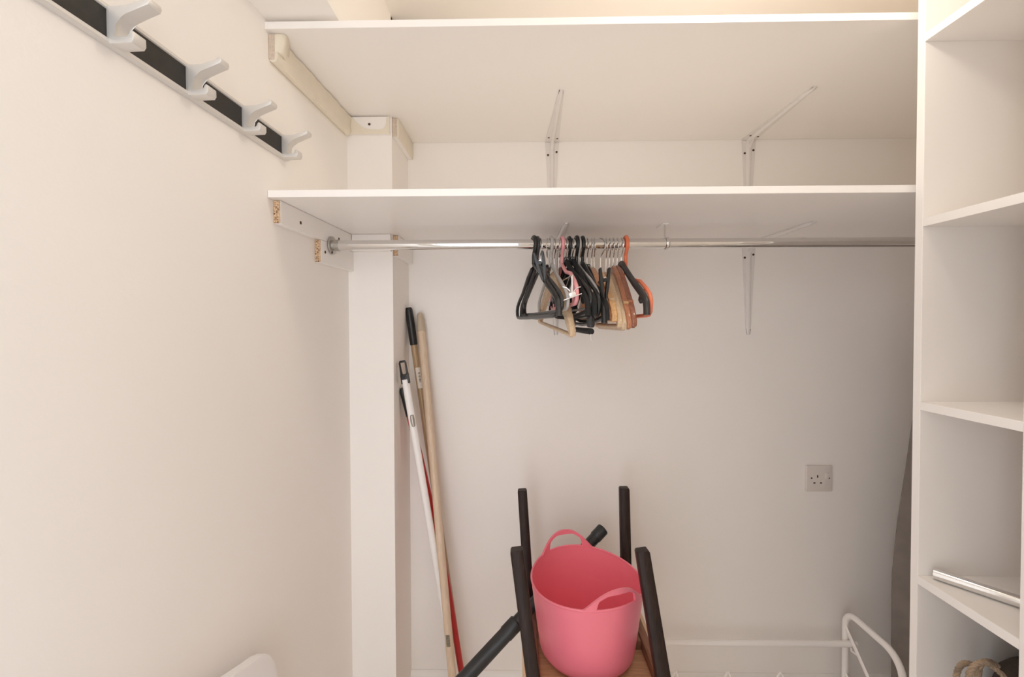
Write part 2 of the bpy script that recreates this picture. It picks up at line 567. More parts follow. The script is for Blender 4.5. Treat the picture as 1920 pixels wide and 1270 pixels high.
# ------------------------------------------------------------------ chrome rail
RY, RZ, RR = 1.13, 0.2105, 0.0130
rail = thing('hanging_rail', 'chrome hanging rail running under the lower long shelf', 'rail', V(0.4, RY, RZ))
x0 = XL(RY) + .0172
MB().tube([V(x0 + .004, RY, RZ), V(XR - .004, RY, RZ)], RR, 40).build('tube', CHROME, rail)
mb = MB()
mb.tube([V(x0 + .0002, RY, RZ), V(x0 + .004, RY, RZ), V(x0 + .0045, RY, RZ)], [0.0235, 0.0235, 0.022], 28)
mb.tube([V(x0 + .0042, RY, RZ), V(x0 + .020, RY, RZ)], [0.0150, 0.0150], 28)
fl = mb.build('end_socket', BRASS, rail)
screw(fl, V(x0 + .0046, RY - .008, RZ - .0195), (1, 0, 0), .0032)
mb = MB()
mb.tube([V(XR - .0002, RY, RZ), V(XR - .004, RY, RZ)], 0.0235, 28)
mb.build('end_socket', BRASS, rail)
# hanging support in the middle of the rail
cx = P(1250, 465, RY).x
sup = thing('rail_support', 'small steel hanger strap holding the chrome rail from the shelf above', 'rail support', V(cx, RY, Z2))
mb = MB()
mb.span(V(cx - .007, RY + .006, Z2 - .0035), V(cx + .007, RY + .062, Z2 - .0003), .0012)
mb.build('foot_plate', WMETAL, sup)
mb = MB()
mb.tube([V(cx, RY + .016, Z2 - .003), V(cx, RY + .016, Z2 - .012), V(cx, RY + .015, RZ + .018)], 0.0022, 8, flat=1.6)
mb.build('stem', STEEL, sup)
mb = MB()
pts = []
for k in range(15):
    an = math.radians(62 + k * 20)
    pts.append(V(cx, RY + math.cos(an) * (RR + .0022), RZ + math.sin(an) * (RR + .0022)))
mb.tube(pts, 0.0042, 8, flat=0.4, upv=(1, 0, 0))
mb.build('loop', STEEL, sup)

# ------------------------------------------------------------------ shelf unit on the right
UX, UY0, UY1 = 0.798, 0.686, 0.860
unit = thing('shelf_unit', 'white open shelf unit with square compartments at the right edge', 'shelf unit', V(1.1, 0.77, FLOOR))


def upright(y0, y1):
    mb = MB()
    mb.span(V(UX + .0012, y0, FLOOR), V(XR - .012, y1, ZC - .02), .0004, 1)
    p = mb.build('upright', MELA, unit)
    MB().span(V(UX, y0, FLOOR), V(UX + .0011, y1, ZC - .02), .0003, 1).build('edge_strip', MELB, p)


upright(UY1, UY1 + .0155)
upright(UY0 - .0155, UY0)
for z in (0.552, 0.190, -0.1735, -0.5235, -0.885):
    mb = MB()
    mb.span(V(UX + .0012, UY0 + .0003, z), V(XR - .012, UY1 - .0003, z + .0165), .0004, 1)
    p = mb.build('shelf', MELA, unit)
    MB().span(V(UX, UY0 + .0003, z), V(UX + .0011, UY1 - .0003, z + .0165), .0003, 1).build('edge_strip', MELB, p)
MB().span(V(XR - .0118, UY0 - .0155, FLOOR), V(XR - .001, UY1 + .0155, ZC - .02)).build('back_panel', MELA, unit)

# loose chrome tube lying on the fourth shelf
zt = -0.5235 + .0165
ra = 0.0105
a = V(0.820, 0.850, zt + ra + .0004)
b = V(0.935, 0.704, zt + ra + .0004)
mb = MB()
d = (b - a).normalized()
mb.tube([a, a + d * .0006, b - d * .0006, b], [ra * .94, ra, ra, ra * .94], 28)
tag(mb.build('loose_chrome_tube', CHROME), 'short loose chrome tube lying on a shelf of the white unit', 'tube')

# rope-handled bag in the compartment below
bz = -0.885 + .0168
bag = thing('rope_handled_bag', 'dark bag with loops of rough rope standing in lowest visible compartment', 'bag', V(0.99, 0.775, bz))
mb = MB()
rows = []
for z, sx, sy in ((0, .085, .058), (.004, .092, .062), (.09, .11, .066), (.18, .118, .060), (.225, .110, .048), (.241, .095, .036), (.242, .01, .005)):
    ring = []
    for k in range(32):
        an = 2 * PI * k / 32
        ca, sa = math.cos(an), math.sin(an)
        e = 0.6
        ring.append(mb.bm.verts.new(V(1.0 + sx * math.copysign(abs(ca) ** e, ca) + .003 * math.sin(5 * an + z * 60), 0.775 + sy * math.copysign(abs(sa) ** e, sa) + .003 * math.sin(4 * an + z * 40), bz + z)))
    rows.append(ring)
for A, B in zip(rows, rows[1:]):
    for k in range(32):
        mb.bm.faces.new((A[k], A[(k + 1) % 32], B[(k + 1) % 32], B[k]))
mb.bm.faces.new(list(reversed(rows[0])))
mb.bm.faces.new(rows[-1])
mb.build('bag_body', BAG, bag, angle=70)


def rope_loop(pts, r=0.0042):
    pts = smooth(pts, 8)
    mb = MB()
    for ph in (0, 2 * PI / 3, 4 * PI / 3):          # three twisted strands
        q = []
        for i, p in enumerate(pts):
            t = (pts[min(i + 1, len(pts) - 1)] - pts[max(i - 1, 0)]).normalized()
            a = t.cross(Vector((0.3, 1, 0.1))).normalized()
            b = t.cross(a)
            an = ph + i * 0.75
            q.append(p + a * math.cos(an) * r * .55 + b * math.sin(an) * r * .55)
        mb.tube(q, r * .62, 6)
    mb.build('rope_handle', ROPE, bag)


rope_loop([P(1792, 1300, .775), P(1793, 1268, .775), P(1800, 1250, .775), P(1812, 1244, .775), P(1825, 1249, .776), P(1831, 1262, .777), P(1832, 1300, .778)], .0042)
rope_loop([P(1812, 1300, .745), P(1818, 1262, .745), P(1832, 1246, .745), P(1850, 1244, .747), P(1868, 1256, .75), P(1886, 1275, .75), P(1898, 1310, .75)], .0042)
rope_loop([P(1830, 1310, .80), P(1838, 1250, .80), P(1852, 1240, .80), P(1872, 1250, .80), P(1894, 1272, .80), P(1900, 1310, .80)], .0038)

# ------------------------------------------------------------------ coat rack on the left wall
ra_y0, ra_y1 = 0.38, on_left(541, 300, .008)[0]
rk = thing('coat_rack', 'silver coat rack with black inlay and pronged hooks on left wall', 'coat rack', V(XL(.7), .7, .365))
zb, ztp = 0.3655, 0.4165


def RK(p, q, t):                               # p out from wall, q height, t along the wall
    return V(XL(t) + p, t, q)


mb = MB()
prof = [(0.0003, zb), (.008, zb), (.0105, zb + .0015), (.0105, zb + .006), (.0065, zb + .008), (.0065, ztp - .007), (.0095, ztp - .0055), (.0095, ztp - .001), (.008, ztp), (.0003, ztp)]
mb.prism(prof, RK, ra_y0, ra_y1)
mb.build('rail_profile', SATIN, rk)
mb = MB()
mb.prism([(.006, zb + .0078), (.0074, zb + .0078), (.0074, ztp - .0068), (.006, ztp - .0068)], RK, ra_y0 + .001, ra_y1 + .0004)
mb.build('black_inlay', BLACKI, rk)
hook_prof = [(p, zb + q) for p, q in ((.0072, .002), (.0072, .0495), (.012, .0478), (.020, .0462), (.034, .0472), (.0570, .0545), (.0590, .0580), (.0612, .0592), (.0638, .0582), (.0648, .0540),
             (.0630, .0495), (.0330, .0375), (.0260, .0335), (.0195, .0255), (.0168, .0100), (.0180, .0070), (.034, .0070), (.0365, .0090), (.0370, .0150), (.0395, .0168), (.0425, .0150), (.0428, .0050), (.040, .0005), (.012, -.0005))]
for k in range(4):
    y0 = (on_left(203, 60, .01)[0], on_left(351, 150, .01)[0], on_left(455.5, 220, .01)[0], on_left(530, 280, .01)[0])[k]
    mb = MB()
    mb.prism(hook_prof, RK, y0, y0 + .019, 0.0012, 2)
    mb.build('hook', SATIN, rk)

# ------------------------------------------------------------------ socket
sc = P(1533, 896, YB)
so = thing('wall_socket', 'white single switched power socket on the back wall', 'socket', (sc.x, YB, sc.z))


def SO(dx, dz, t):
    return Vector((sc.x + dx, YB - t, sc.z + dz))


mb = MB()
s = .0435
mb.span(SO(-s, -s, .0003), SO(s, s, .0095), .0028, 3)
mb.build('face_plate', SOCK, so)
mb = MB()
mb.box(SO(.0245, .010, .0100), (.0125, .004, .020), Matrix.Rotation(math.radians(6), 3, 'X'), .0012)
mb.build('rocker_switch', SOCK, so)
for dx, dz, w, h in ((-.0065, .0075, .0042, .0085), (-.017, -.0145, .0068, .0042), (.0050, -.0145, .0068, .0042)):
    MB().span(SO(dx - w / 2, dz - h / 2, .0090), SO(dx + w / 2, dz + h / 2, .00965)).build('pin_slot', DARKGAP, so)
for dx in (-.0265, .0315):
    screw(so, SO(dx, .0015, .0095), (0, -1, 0), .0030, .0006)

# ------------------------------------------------------------------ poles in the corner
def pole_thing(name, label, base):
    return thing(name, label, 'broom handle', base)


def along(a, b, t):
    return a + (b - a) * t


# tan handle with black grip
a, b = P(766, 577, 1.415), P(877, 1351, 1.412)
b = along(a, b, (a.z - 0.004) / (a.z - b.z))
o = pole_thing('broom_handle', 'tan broom handle with black end grip and paper sticker, leaning in the corner', b)
L = (b - a).length
r = .0105
MB().tube([along(a, b, .085), b], r, 20).build('shaft', POLET, o)
mb = MB()
t = [0, .004, .012, .05, .09, .092]
mb.tube([along(a, b, k) for k in t], [.009, .0118, .0126, .0130, .0126, .0115], 20)
mb.build('grip', BLK, o)
d = (b - a).normalized()
side = Vector((0.55, -1, 0)).normalized()
side = (side - d * side.dot(d)).normalized()
bx = d.cross(side)


def sticker(parent, ta, tb, r, w0, w1, name, m):
    mb = MB()
    rows = []
    for i in range(9):
        an = w0 + (w1 - w0) * i / 8
        n = side * math.cos(an) + bx * math.sin(an)
        rows.append([mb.bm.verts.new(along(a, b, t_) + n * rr) for t_, rr in ((ta, r), (tb, r), (tb, r + .0003), (ta, r + .0003))])
    for A, B in zip(rows, rows[1:]):
        for k in range(4):
            mb.bm.faces.new((A[k], A[(k + 1) % 4], B[(k + 1) % 4], B[k]))
    mb.bm.faces.new(rows[0])
    mb.bm.faces.new(list(reversed(rows[-1])))
    return mb.build(name, m, parent)


zs = P(784, 690, 1.40).z, P(786, 729, 1.40).z
ta, tb = [(a.z - z) / (a.z - b.z) for z in zs]
st = sticker(o, ta, tb, r, -.9, .9, 'sticker', LABELW)
k0 = ta + (tb - ta) * .25
for i in range(9):                              # the barcode on the sticker
    q = k0 + (tb - ta) * (.055 * i)
    sticker(st, q, q + (tb - ta) * (.016 if i % 3 else .03), r + .0003, -.45, .25, 'barcode_line', SCREW)

# pale wooden handle with rounded cap
a, b = P(787, 587, 1.425), P(863, 1436, 1.255)
b = along(a, b, (a.z - 0.004) / (a.z - b.z))
o = pole_thing('broom_handle', 'pale wooden broom handle with tapered cap, in front of the other poles', b)
r = .0125
MB().tube([along(a, b, .045), b], r, 22).build('shaft', POLEW, o)
mb = MB()
mb.tube([along(a, b, k) for k in (0, .002, .008, .03, .044, .046, .0465)], [.005, .0085, .0105, .0128, .0136, .0136, .0125], 22)
mb.build('end_cap', POLEC, o)
d = (b - a).normalized()
side = Vector((0.6, -1, 0)).normalized()
side = (side - d * side.dot(d)).normalized()
bx = d.cross(side)
zs = P(845, 1183, 1.31).z, P(847, 1203, 1.31).z
ta, tb = [(a.z - z) / (a.z - b.z) for z in zs]
sticker(o, ta, tb, r, .1, 1.1, 'torn_sticker', mat('torn_label', (0.22, 0.19, 0.14), .8, vary=.4, vscale=300))

# white handle with black hanging loop
a, b = P(761, 718, 1.310), P(868, 1351, 1.375)
b = along(a, b, (a.z - 0.004) / (a.z - b.z))
o = pole_thing('mop_handle', 'white mop handle with black flat hanging loop, leftmost of the corner poles', b)
r = .0112
MB().tube([along(a, b, -.01), b], r, 22).build('shaft', WHITEP, o)
d = (b - a).normalized()
ex = Vector((1, 0, 0))
ex = (ex - d * ex.dot(d)).normalized()
ey = d.cross(ex)
mb = MB()
fn = lambda p, q, t: a - d * q + ex * p + ey * t
w = .0128
outer_ = [(-w, 0), (-w * .95, .02), (-w * .86, .066), (-w * .6, .0715), (w * .6, .0715), (w * .86, .066), (w * .95, .02), (w, 0)]
# body below the slot, side bars and top bar
mb.prism([(-w, -.002), (-w * .93, .028), (-w * .35, .027), (0, .0255), (w * .35, .027), (w * .93, .028), (w, -.002)], fn, -.0075, .0075, .0012)
mb.prism([(-w * .93, .0275), (-w * .86, .064), (-w * .55, .0640), (-w * .60, .034), (-w * .38, .0265)], fn, -.004, .004, .0008)
mb.prism([(w * .93, .0275), (w * .86, .064), (w * .55, .0640), (w * .60, .034), (w * .38, .0265)], fn, -.004, .004, .0008)
mb.prism([(-w * .86, .0635), (-w * .6, .0700), (w * .6, .0700), (w * .86, .0635)], fn, -.004, .004, .0008)
mb.build('hanging_loop', BLK, o)
zs = P(776, 776, 1.31).z, P(779, 802, 1.31).z
ta, tb = [(a.z - z) / (a.z - b.z) for z in zs]
side = Vector((0.45, -1, 0)).normalized()
side = (side - d * side.dot(d)).normalized()
mb = MB()
c0, c1 = along(a, b, ta), along(a, b, tb)
n_ = side * (r - .003)
mb.tube([c0 + n_, along(c0, c1, .12) + n_, along(c0, c1, .5) + n_, along(c0, c1, .88) + n_, c1 + n_], [.001, .0060, .0072, .0060, .001], 14)
mb.build('locking_button', BRASS, o)

# red handle behind it
pts = [P(754, 728, 1.330), P(773, 800, 1.355), P(793, 880, 1.372), P(834, 1070, 1.378), P(862, 1240, 1.384)]
e = pts[-1] + (pts[-1] - pts[-2]) * ((pts[-1].z - .004) / (pts[-2].z - pts[-1].z))
pts.append(e)
o = pole_thing('broom_handle', 'slim red handle with black tip, behind the white mop handle', e)
sm = smooth(pts, 8)
MB().tube(sm[5:], .0098, 18).build('shaft', REDP, o)
mb = MB()
mb.tube(sm[:7], [.007] + [.0108] * 6, 18)
mb.build('grip', BLK, o)

# ------------------------------------------------------------------ stacked stools
LZ = -0.810                                      # top of the upturned seat's rails
ST = dict(FL=(V(-0.0068, .95, -.505), V(.038, .925, -.845)), FR=(V(.2735, .95, -.505), V(.322, .915, -.845)),
          RL=(V(.0085, 1.275, -.498), V(.030, 1.258, -.845)), RR=(V(.3135, 1.275, -.490), V(.318, 1.258, -.845)))
stool = thing('upturned_stool', 'dark-legged stool turned upside down, its legs around the pink tub', 'stool', V(.18, 1.08, -.865))


def leg(p, q, w):
    mb = MB()
    d = (q - p).normalized()
    ex = (Vector((1, 0, 0)) - d * d.x).normalized()
    ey = d.cross(ex)
    rows = []
    h = w / 2
    c = .0025
    sec = [(-h + c, -h), (h - c, -h), (h, -h + c), (h, h - c), (h - c, h), (-h + c, h), (-h, h - c), (-h, -h + c)]
    for k, (t, f) in enumerate(((0, .86), (.012, 1.0), (1, 1.06))):
        base = p + (q - p) * t
        rows.append([mb.bm.verts.new(base + ex * (u * f) + ey * (v * f)) for u, v in sec])
    for A, B in zip(rows, rows[1:]):
        for k in range(8):
            mb.bm.faces.new((A[k], A[(k + 1) % 8], B[(k + 1) % 8], B[k]))
    mb.bm.faces.new(list(reversed(rows[0])))
    mb.bm.faces.new(rows[-1])
    return mb.build('leg', LEGW, stool, angle=50)


for k, (p, q) in ST.items():
    leg(p, q, .0285 if k[0] == 'F' else .0275)
SU = -0.838                                      # seat underside, facing up
x0, x1, y0, y1 = .006, .354, .885, 1.292
mb = MB()
mb.span(V(x0, y0, SU - .022), V(x1, y1, SU - .0005), .004, 2)
mb.build('seat', EDGEW, stool)
mb = MB()
mb.span(V(x0 + .016, y0 + .016, SU - .001), V(x1 - .016, y1 - .016, SU + .001))
mb.build('seat_underside', SEATW, stool)
for nm, aa, bb in (('side_rail', V(x0 + .020, y0 + .03, SU), V(x0 + .040, y1 - .03, SU + .012)),
                   ('side_rail', V(x1 - .042, y0 + .03, SU), V(x1 - .022, y1 - .03, LZ)),
                   ('cross_rail', V(x0 + .035, y1 - .05, SU), V(x1 - .035, y1 - .030, LZ)),
                   ('cross_rail', V(x0 + .035, y0 + .030, SU), V(x1 - .035, y0 + .05, LZ))):
    MB().span(aa, bb, .0015).build(nm, RAILW, stool)
for xx_, yy_ in ((x1 - .052, y1 - .075), (x0 + .050, y1 - .075), (x1 - .052, 1.10)):
    MB().box(V(xx_, yy_, SU + .012), (.020, .030, .024), None, .002).build('corner_block', RAILW, stool)

# the stool underneath, right way up (its top is what the upturned seat rests on)
low = thing('lower_stool', 'pale wooden stool underneath carrying the upturned stool', 'stool', V(.18, 1.08, FLOOR))
st_top = SU - .0225
MB().span(V(x0 + .012, y0 + .012, st_top - .026), V(x1 - .012, y1 - .012, st_top), .005, 2).build('seat', EDGEW, low)
for sx in (x0 + .035, x1 - .035):
    for sy in (y0 + .04, y1 - .04):
        MB().span(V(sx - .016, sy - .016, FLOOR), V(sx + .016, sy + .016, st_top - .0255), .002).build('leg', EDGEW, low)

# ------------------------------------------------------------------ pink tub
TC = Vector((.1715, 1.088, 0))
TB, TR = SU + .0015, -.648
tub = thing('flexible_tub', 'pink flexible plastic tub with two handles, standing between the upturned stool legs', 'tub', V(TC.x, TC.y, TB))
r_of = lambda z: .117 + (.1425 - .117) * ((z - TB) / (TR - TB)) ** 0.92 if z > TB else .117
HA = math.radians(107)                            # direction of the rear handle


def rimz(th):
    return TR + .006 * math.cos(2 * (th - HA))


mb = MB()
NT = 96
levels = [0, .04, .1, .2, .3, .42, .54, .66, .78, .88, .95, 1.0]
rows = []


def tubpt(th, s, off):
    z = TB + (rimz(th) - TB) * s
    r = r_of(min(max(z, TB + 1e-5), TR + .1)) + off
    if s < .1:
        r -= .013 * (1 - s / .1) ** 2
    # faint moulded rings
    r += .00010 * math.sin(s * 44)
    return V(TC.x + r * math.cos(th), TC.y + r * math.sin(th), z)


def ringrow(s, off, zoff=0.0):
    out = []
    for k in range(NT):
        p = tubpt(2 * PI * k / NT, s, off)
        p.z += zoff
        out.append(mb.bm.verts.new(p))
    return out


fine = [i / 40 for i in range(41)]
rows = [ringrow(s, 0) for s in fine] + [ringrow(s, -.0032, .003 if s == 0 else 0) for s in reversed(fine)]
for A, B in zip(rows, rows[1:]):
    for k in range(NT):
        mb.bm.faces.new((A[k], A[(k + 1) % NT], B[(k + 1) % NT], B[k]))
mb.bm.faces.new(list(reversed(rows[0])))
mb.bm.faces.new(rows[-1])
mb.build('tub_body', PINK, tub, angle=60)
mb = MB()
mb.tube([tubpt(2 * PI * k / NT, 1.0, -.0012) for k in range(NT)], .0028, 8, closed=True)
mb.build('rim', PINK, tub, angle=80)


def tub_handle(th0):
    mb = MB()
    n = 64
    half, hole = .60, .36
    H, HI = .046, .034
    cols = []
    for i in range(n + 1):
        dth = -half + 2 * half * i / n
        q = abs(dth) / half
        ho = H * (1 - q ** 2.2) ** 1.35 if q < 1 else 0
        if abs(dth) < hole:
            hi_ = min(HI * (1 - (abs(dth) / hole) ** 6) ** .5 if abs(dth) < hole else 0, ho - .008)
            hi_ = max(hi_, 0)
        else:
            hi_ = -.004
        th = th0 + dth
        z0_ = rimz(th)
        col = []
        for h, off in ((hi_, .0012), (max(ho, hi_ + .0015), .0018), (max(ho, hi_ + .0015), -.0042), (hi_, -.0036)):
            r = r_of(TR) + off + max(h, 0) * .10
            col.append(mb.bm.verts.new(V(TC.x + r * math.cos(th), TC.y + r * math.sin(th), z0_ + h)))
        cols.append(col)
    for A, B in zip(cols, cols[1:]):
        for k in range(4):
            mb.bm.faces.new((A[k], A[(k + 1) % 4], B[(k + 1) % 4], B[k]))
    mb.bm.faces.new(list(reversed(cols[0])))
    mb.bm.faces.new(cols[-1])
    mb.build('handle', PINK, tub, angle=50)


tub_handle(HA)
tub_handle(HA + PI + math.radians(4))

# ------------------------------------------------------------------ vacuum tube
a, b = P(1131, 992, 1.308), P(872, 1272, 1.082)
vt = thing('vacuum_tube', 'black plastic vacuum cleaner tube slanting behind the pink tub', 'tube', a + (b - a) * .5)
d = (b - a).normalized()
tj = .71
MB().tube([a + d * .03, along(a, b, tj)], .0165, 24).build('upper_section', TUBEB, vt)
mb = MB()
mb.tube([a, a + d * .002, a + d * .036, a + d * .038], [.0165, .0182, .0182, .0168], 24)
mb.build('end_collar', TUBEB, vt)
mb = MB()
end = b + d * .09
mb.tube([along(a, b, tj - .045), along(a, b, tj - .04), along(a, b, tj + .03), along(a, b, tj + .034), along(a, b, tj + .2), end], [.0185, .0208, .0208, .0192, .0192, .0185], 24)
mb.build('lower_section', TUBEB, vt)
mb = MB()
pth = smooth([end - d * .01, end + d * .05, end + d * .10 + Vector((0, 0, -.05)), Vector((end.x - .09, end.y - .06, .12)), Vector((end.x - .06, end.y - .10, .022)), Vector((end.x + .10, end.y - .16, .0175))], 14)
mb.tube(pth, [.0150 + .0020 * (i % 2) for i in range(len(pth))], 14)
mb.build('hose', TUBEB, vt, angle=80)

# ------------------------------------------------------------------ white shoe rack
xr = P(1586, 1200, 1.40).x
xl = .24
rz = P(1597, 1153, 1.38).z
rack = thing('shoe_rack', 'low white tubular metal rack with hooped ends by the back wall', 'rack', (0.65, 1.3, 0))
R = .0095
yb_, yf_ = 1.402, 1.192


def hoop(x):
    pts = [Vector((x, yb_, R + .0)), Vector((x, yb_, rz - .05))]
    for k in range(1, 8):
        an = PI - k * (PI / 2) / 7
        pts.append(Vector((x, yb_ - .045 - .045 * math.cos(an), rz - .045 + .045 * math.sin(an))))
    for k in range(0, 9):
        an = PI / 2 - k * (PI / 2) / 8
        pts.append(Vector((x, yf_ + .06 - .06 * math.cos(an), rz - .06 + .06 * math.sin(an))))
    pts.append(Vector((x, yf_, R)))
    MB().tube(pts, R, 16).build('end_hoop', WMETAL, rack)
    mb = MB()
    mb.tube([Vector((x - .004, yb_ - .004, rz - .050)), Vector((x - .004, yf_ + .006, rz - .25))], .0075, 10, flat=.45)
    mb.build('brace', WMETAL, rack)
    mb = MB()
    mb.tube([Vector((x - .004, yb_ - .004, rz - .205)), Vector((x - .004, yf_ + .006, rz - .335))], .0075, 10, flat=.45)
    mb.build('brace', WMETAL, rack)


hoop(xr)
hoop(xl)
zr = P(1500, 1206, yb_ - .018).z
for yy_, zz_ in ((yb_ - .0205, zr), (yf_ + .02, zr - .155), (yb_ - .0205, zr - .16), (yf_ + .02, .06)):
    mb = MB()
    mb.tube([Vector((xl - .012, yy_, zz_)), Vector((xr + .019, yy_, zz_)), Vector((xr + .022, yy_, zz_))], [R, R, R * .6], 16)
    mb.build('rail', WMETAL, rack)
mb = MB()
mb.tube([Vector((xr + .004, yb_ - .020, zr - .012)), Vector((xr + .004, yb_ - .022, zr - .022)), Vector((xr + .012, yb_ - .036, zr - .025))], .004, 8)
mb.build('clip', WMETAL, rack)
for k in range(5):                                # wire shoe loops on the lower tier
    xx_ = P(1465, 1262, 1.30).x - .16 * k
    if xx_ < xl + .05: break
    p0 = Vector((xx_ - .03, yb_ - .0205, zr - .15))
    q = [p0, Vector((xx_ - .012, 1.33, zr - .105)), P(1465, 1262, 1.30) + Vector((-.16 * k, 0, 0)), Vector((xx_ + .018, 1.29, zr - .115)), Vector((xx_ + .045, yf_ + .02, zr - .148))]
    MB().tube(smooth(q, 6), .0032, 8).build('shoe_loop', WMETAL, rack)

# ------------------------------------------------------------------ ironing board behind the shelf unit
ib = thing('ironing_board', 'grey covered ironing board standing on end behind the white shelf unit', 'ironing board', V(1.285, 1.22, FLOOR))
outl = [(0, .06), (.05, .045), (.085, -.02), (.105, -.11), (.122, -.22), (.138, -.40), (.160, -.62), (.170, -.78), (.170, -1.0), (.164, -1.27)]
poly = outl + [(-p, q) for p, q in reversed(outl[1:])]
wv = Vector((.8, -.6, 0))
nv = Vector((-.6, -.8, 0))
mb = MB()
mb.prism(poly, lambda p, q, t: V(1.285, 1.22, q) + wv * p + nv * t, -.010, .014, .006, 3)
mb.build('padded_cover', COVER, ib, angle=60)
for sx in (-.07, .07):
    mb = MB()
    mb.tube([V(1.285, 1.22, -.2) + wv * sx * .4 - nv * .024, V(1.285, 1.22, -1.28) + wv * sx - nv * .024], .010, 12)
    mb.build('folded_leg', WMETAL, ib)

# ------------------------------------------------------------------ white board by the left wall
wb = MB()
x_ = lambda y: XL(y) + .006
pts = [(.30, FLOOR), (.30, -.46)]
pts = [(.30, FLOOR), (.30, on_left(360, 1324, .04)[1])] + [on_left(px_, py_, .04) for px_, py_ in ((360, 1324), (400, 1294), (435, 1270), (470, 1246), (490, 1231), (500, 1226), (508, 1228), (515, 1238), (520, 1253), (523, 1275), (526, 1310))]
pts[1] = (.30, pts[2][1] + (.30 - pts[2][0]) * (pts[3][1] - pts[2][1]) / (pts[3][0] - pts[2][0]))
pts += [(pts[-1][0] + .004, FLOOR)]
wb.prism(pts, lambda p, q, t: V(XL(p) + .020 + t, p, q), 0, .020, .003, 3)
tag(wb.build('white_board', WBOARD), 'white board with rounded top corner standing against left wall, bottom left', 'board')

# ------------------------------------------------------------------ coat hangers
GROUP = 'coat hangers on the chrome rail'


def hanger(px, label, delta, name='coat_hanger', tilt=0.0):
    x = P(px, 460, RY).x
    return thing(name, label, 'hanger', V(x, RY, RZ + RR), (0, tilt, -PI / 2 + math.radians(delta)), GROUP)


def hook_path(R, rw, zn, lean=0.0, a0=205):
    """over the rail, down the near side, back to the neck"""
    pts = []
    cz = rw - R
    for k in range(15):
        an = math.radians(a0 - k * (a0 + 50) / 14)
        pts.append((R * math.cos(an), lean * (R - R * math.sin(an)) * .4, cz + R * math.sin(an)))
    z = pts[-1][2]
    pts.append((R * .36, lean * .02, z - R * .32))
    pts.append((R * .08, lean * .02, z - R * .65))
    pts.append((0, 0, z - R * .95))
    pts.append((0, 0, zn))
    return [Vector(p) for p in pts]


def wire_hook(o, zn, R=.020, lean=0.0, yaw=0.0, m=None):
    rw = .0017
    mb = MB()
    pts = hook_path(R, rw, zn, lean)
    if yaw:
        M = Matrix.Rotation(yaw, 3, 'Z')
        pts = [M @ p for p in pts]
    mb.tube(pts, rw, 8)
    mb.build('hook', m or STEEL, o, local=True)


def thick_hook(o, zn, m, rw=.0042, R=.0195, flat=1.0):
    mb = MB()
    pts = hook_path(R, rw, zn, 0)
    mb.tube(pts, [rw * .8] + [rw] * (len(pts) - 1), 10, flat=flat)
    mb.build('hook', m, o, local=True)


def shoulder_poly(zn, drop, W, h0, h1, power=1.3, n=14):
    up_, lo_ = [], []
    for i in range(-n, n + 1):
        s = abs(i) / n
        u = W * i / n
        z = zn - drop * s ** power
        if abs(i) == n: z -= .006
        up_.append((u, z))
        h = h0 + (h1 - h0) * s
        zl = z - h if abs(i) < n else z - h + .012
        lo_.append((u * .985, zl))
    return up_ + list(reversed(lo_))


def wooden(px, label, delta, m, zn=-.068, drop=.112, W=.205, t=.0125, bar=True, lean=0.0, yaw=0.0, h1=.026, notch=None, tilt=0.0):
    o = hanger(px, label, delta, tilt=tilt)
    wire_hook(o, zn - .01, .020, lean, yaw)
    mb = MB()
    mb.prism(shoulder_poly(zn, drop, W, .036, h1), lambda p, q, s: Vector((p, s * (1 + .25 * abs(p) / W), q)), -t / 2, t / 2, .0035, 3)
    mb.build('shoulders', m, o, local=True, angle=50)
    if bar:
        mb = MB()
        zb_ = zn - drop - .018
        mb.tube([(-W * .93, 0, zb_), (W * .93, 0, zb_)], .0052, 12)
        mb.build('trouser_bar', WPALE if m in (WPALE, WTAN) else m, o, local=True)
    if notch:
        s = .80
        mb = MB()
        z = zn - drop * s ** 1.3
        mb.box((W * s, 0, z + .001), (.007, t * 1.2, .006), Matrix.Rotation(math.radians(32), 3, 'Y'), .001)
        mb.build('notch_band', notch, o, local=True)
    return o


def tubular(px, label, delta, m, zn=-.066, W=.205, zs=-.162, zb_=-.205, r=.0042, hookr=.0042, inner=False, wire=False, flat=1.0):
    o = hanger(px, label, delta)
    if wire: wire_hook(o, zn, .020)
    else: thick_hook(o, zn, m, hookr)
    mb = MB()
    half = [(0, zn), (.02, zn - .010), (.06, zn - .028), (W * .62, zs + .028), (W * .86, zs + .006), (W * .965, zs - .008), (W, zs - .022), (W * .985, zb_ + .008), (W * .93, zb_ + .001), (W * .85, zb_), (W * .4, zb_ - .001), (0, zb_ - .001)]
    loop = half + [(-u, z) for u, z in reversed(half[1:-1])]
    mb.tube([(u, 0, z) for u, z in loop], r, 10, closed=True, flat=flat)
    mb.build('frame', m, o, local=True, angle=80)
    if inner:
        for s in (-1, 1):
            mb = MB()
            mb.tube([(s * W * .78, 0, zs + .008), (s * W * .78, 0, zb_)], r * .55, 8)
            mb.build('inner_strut', m, o, local=True)
    return o


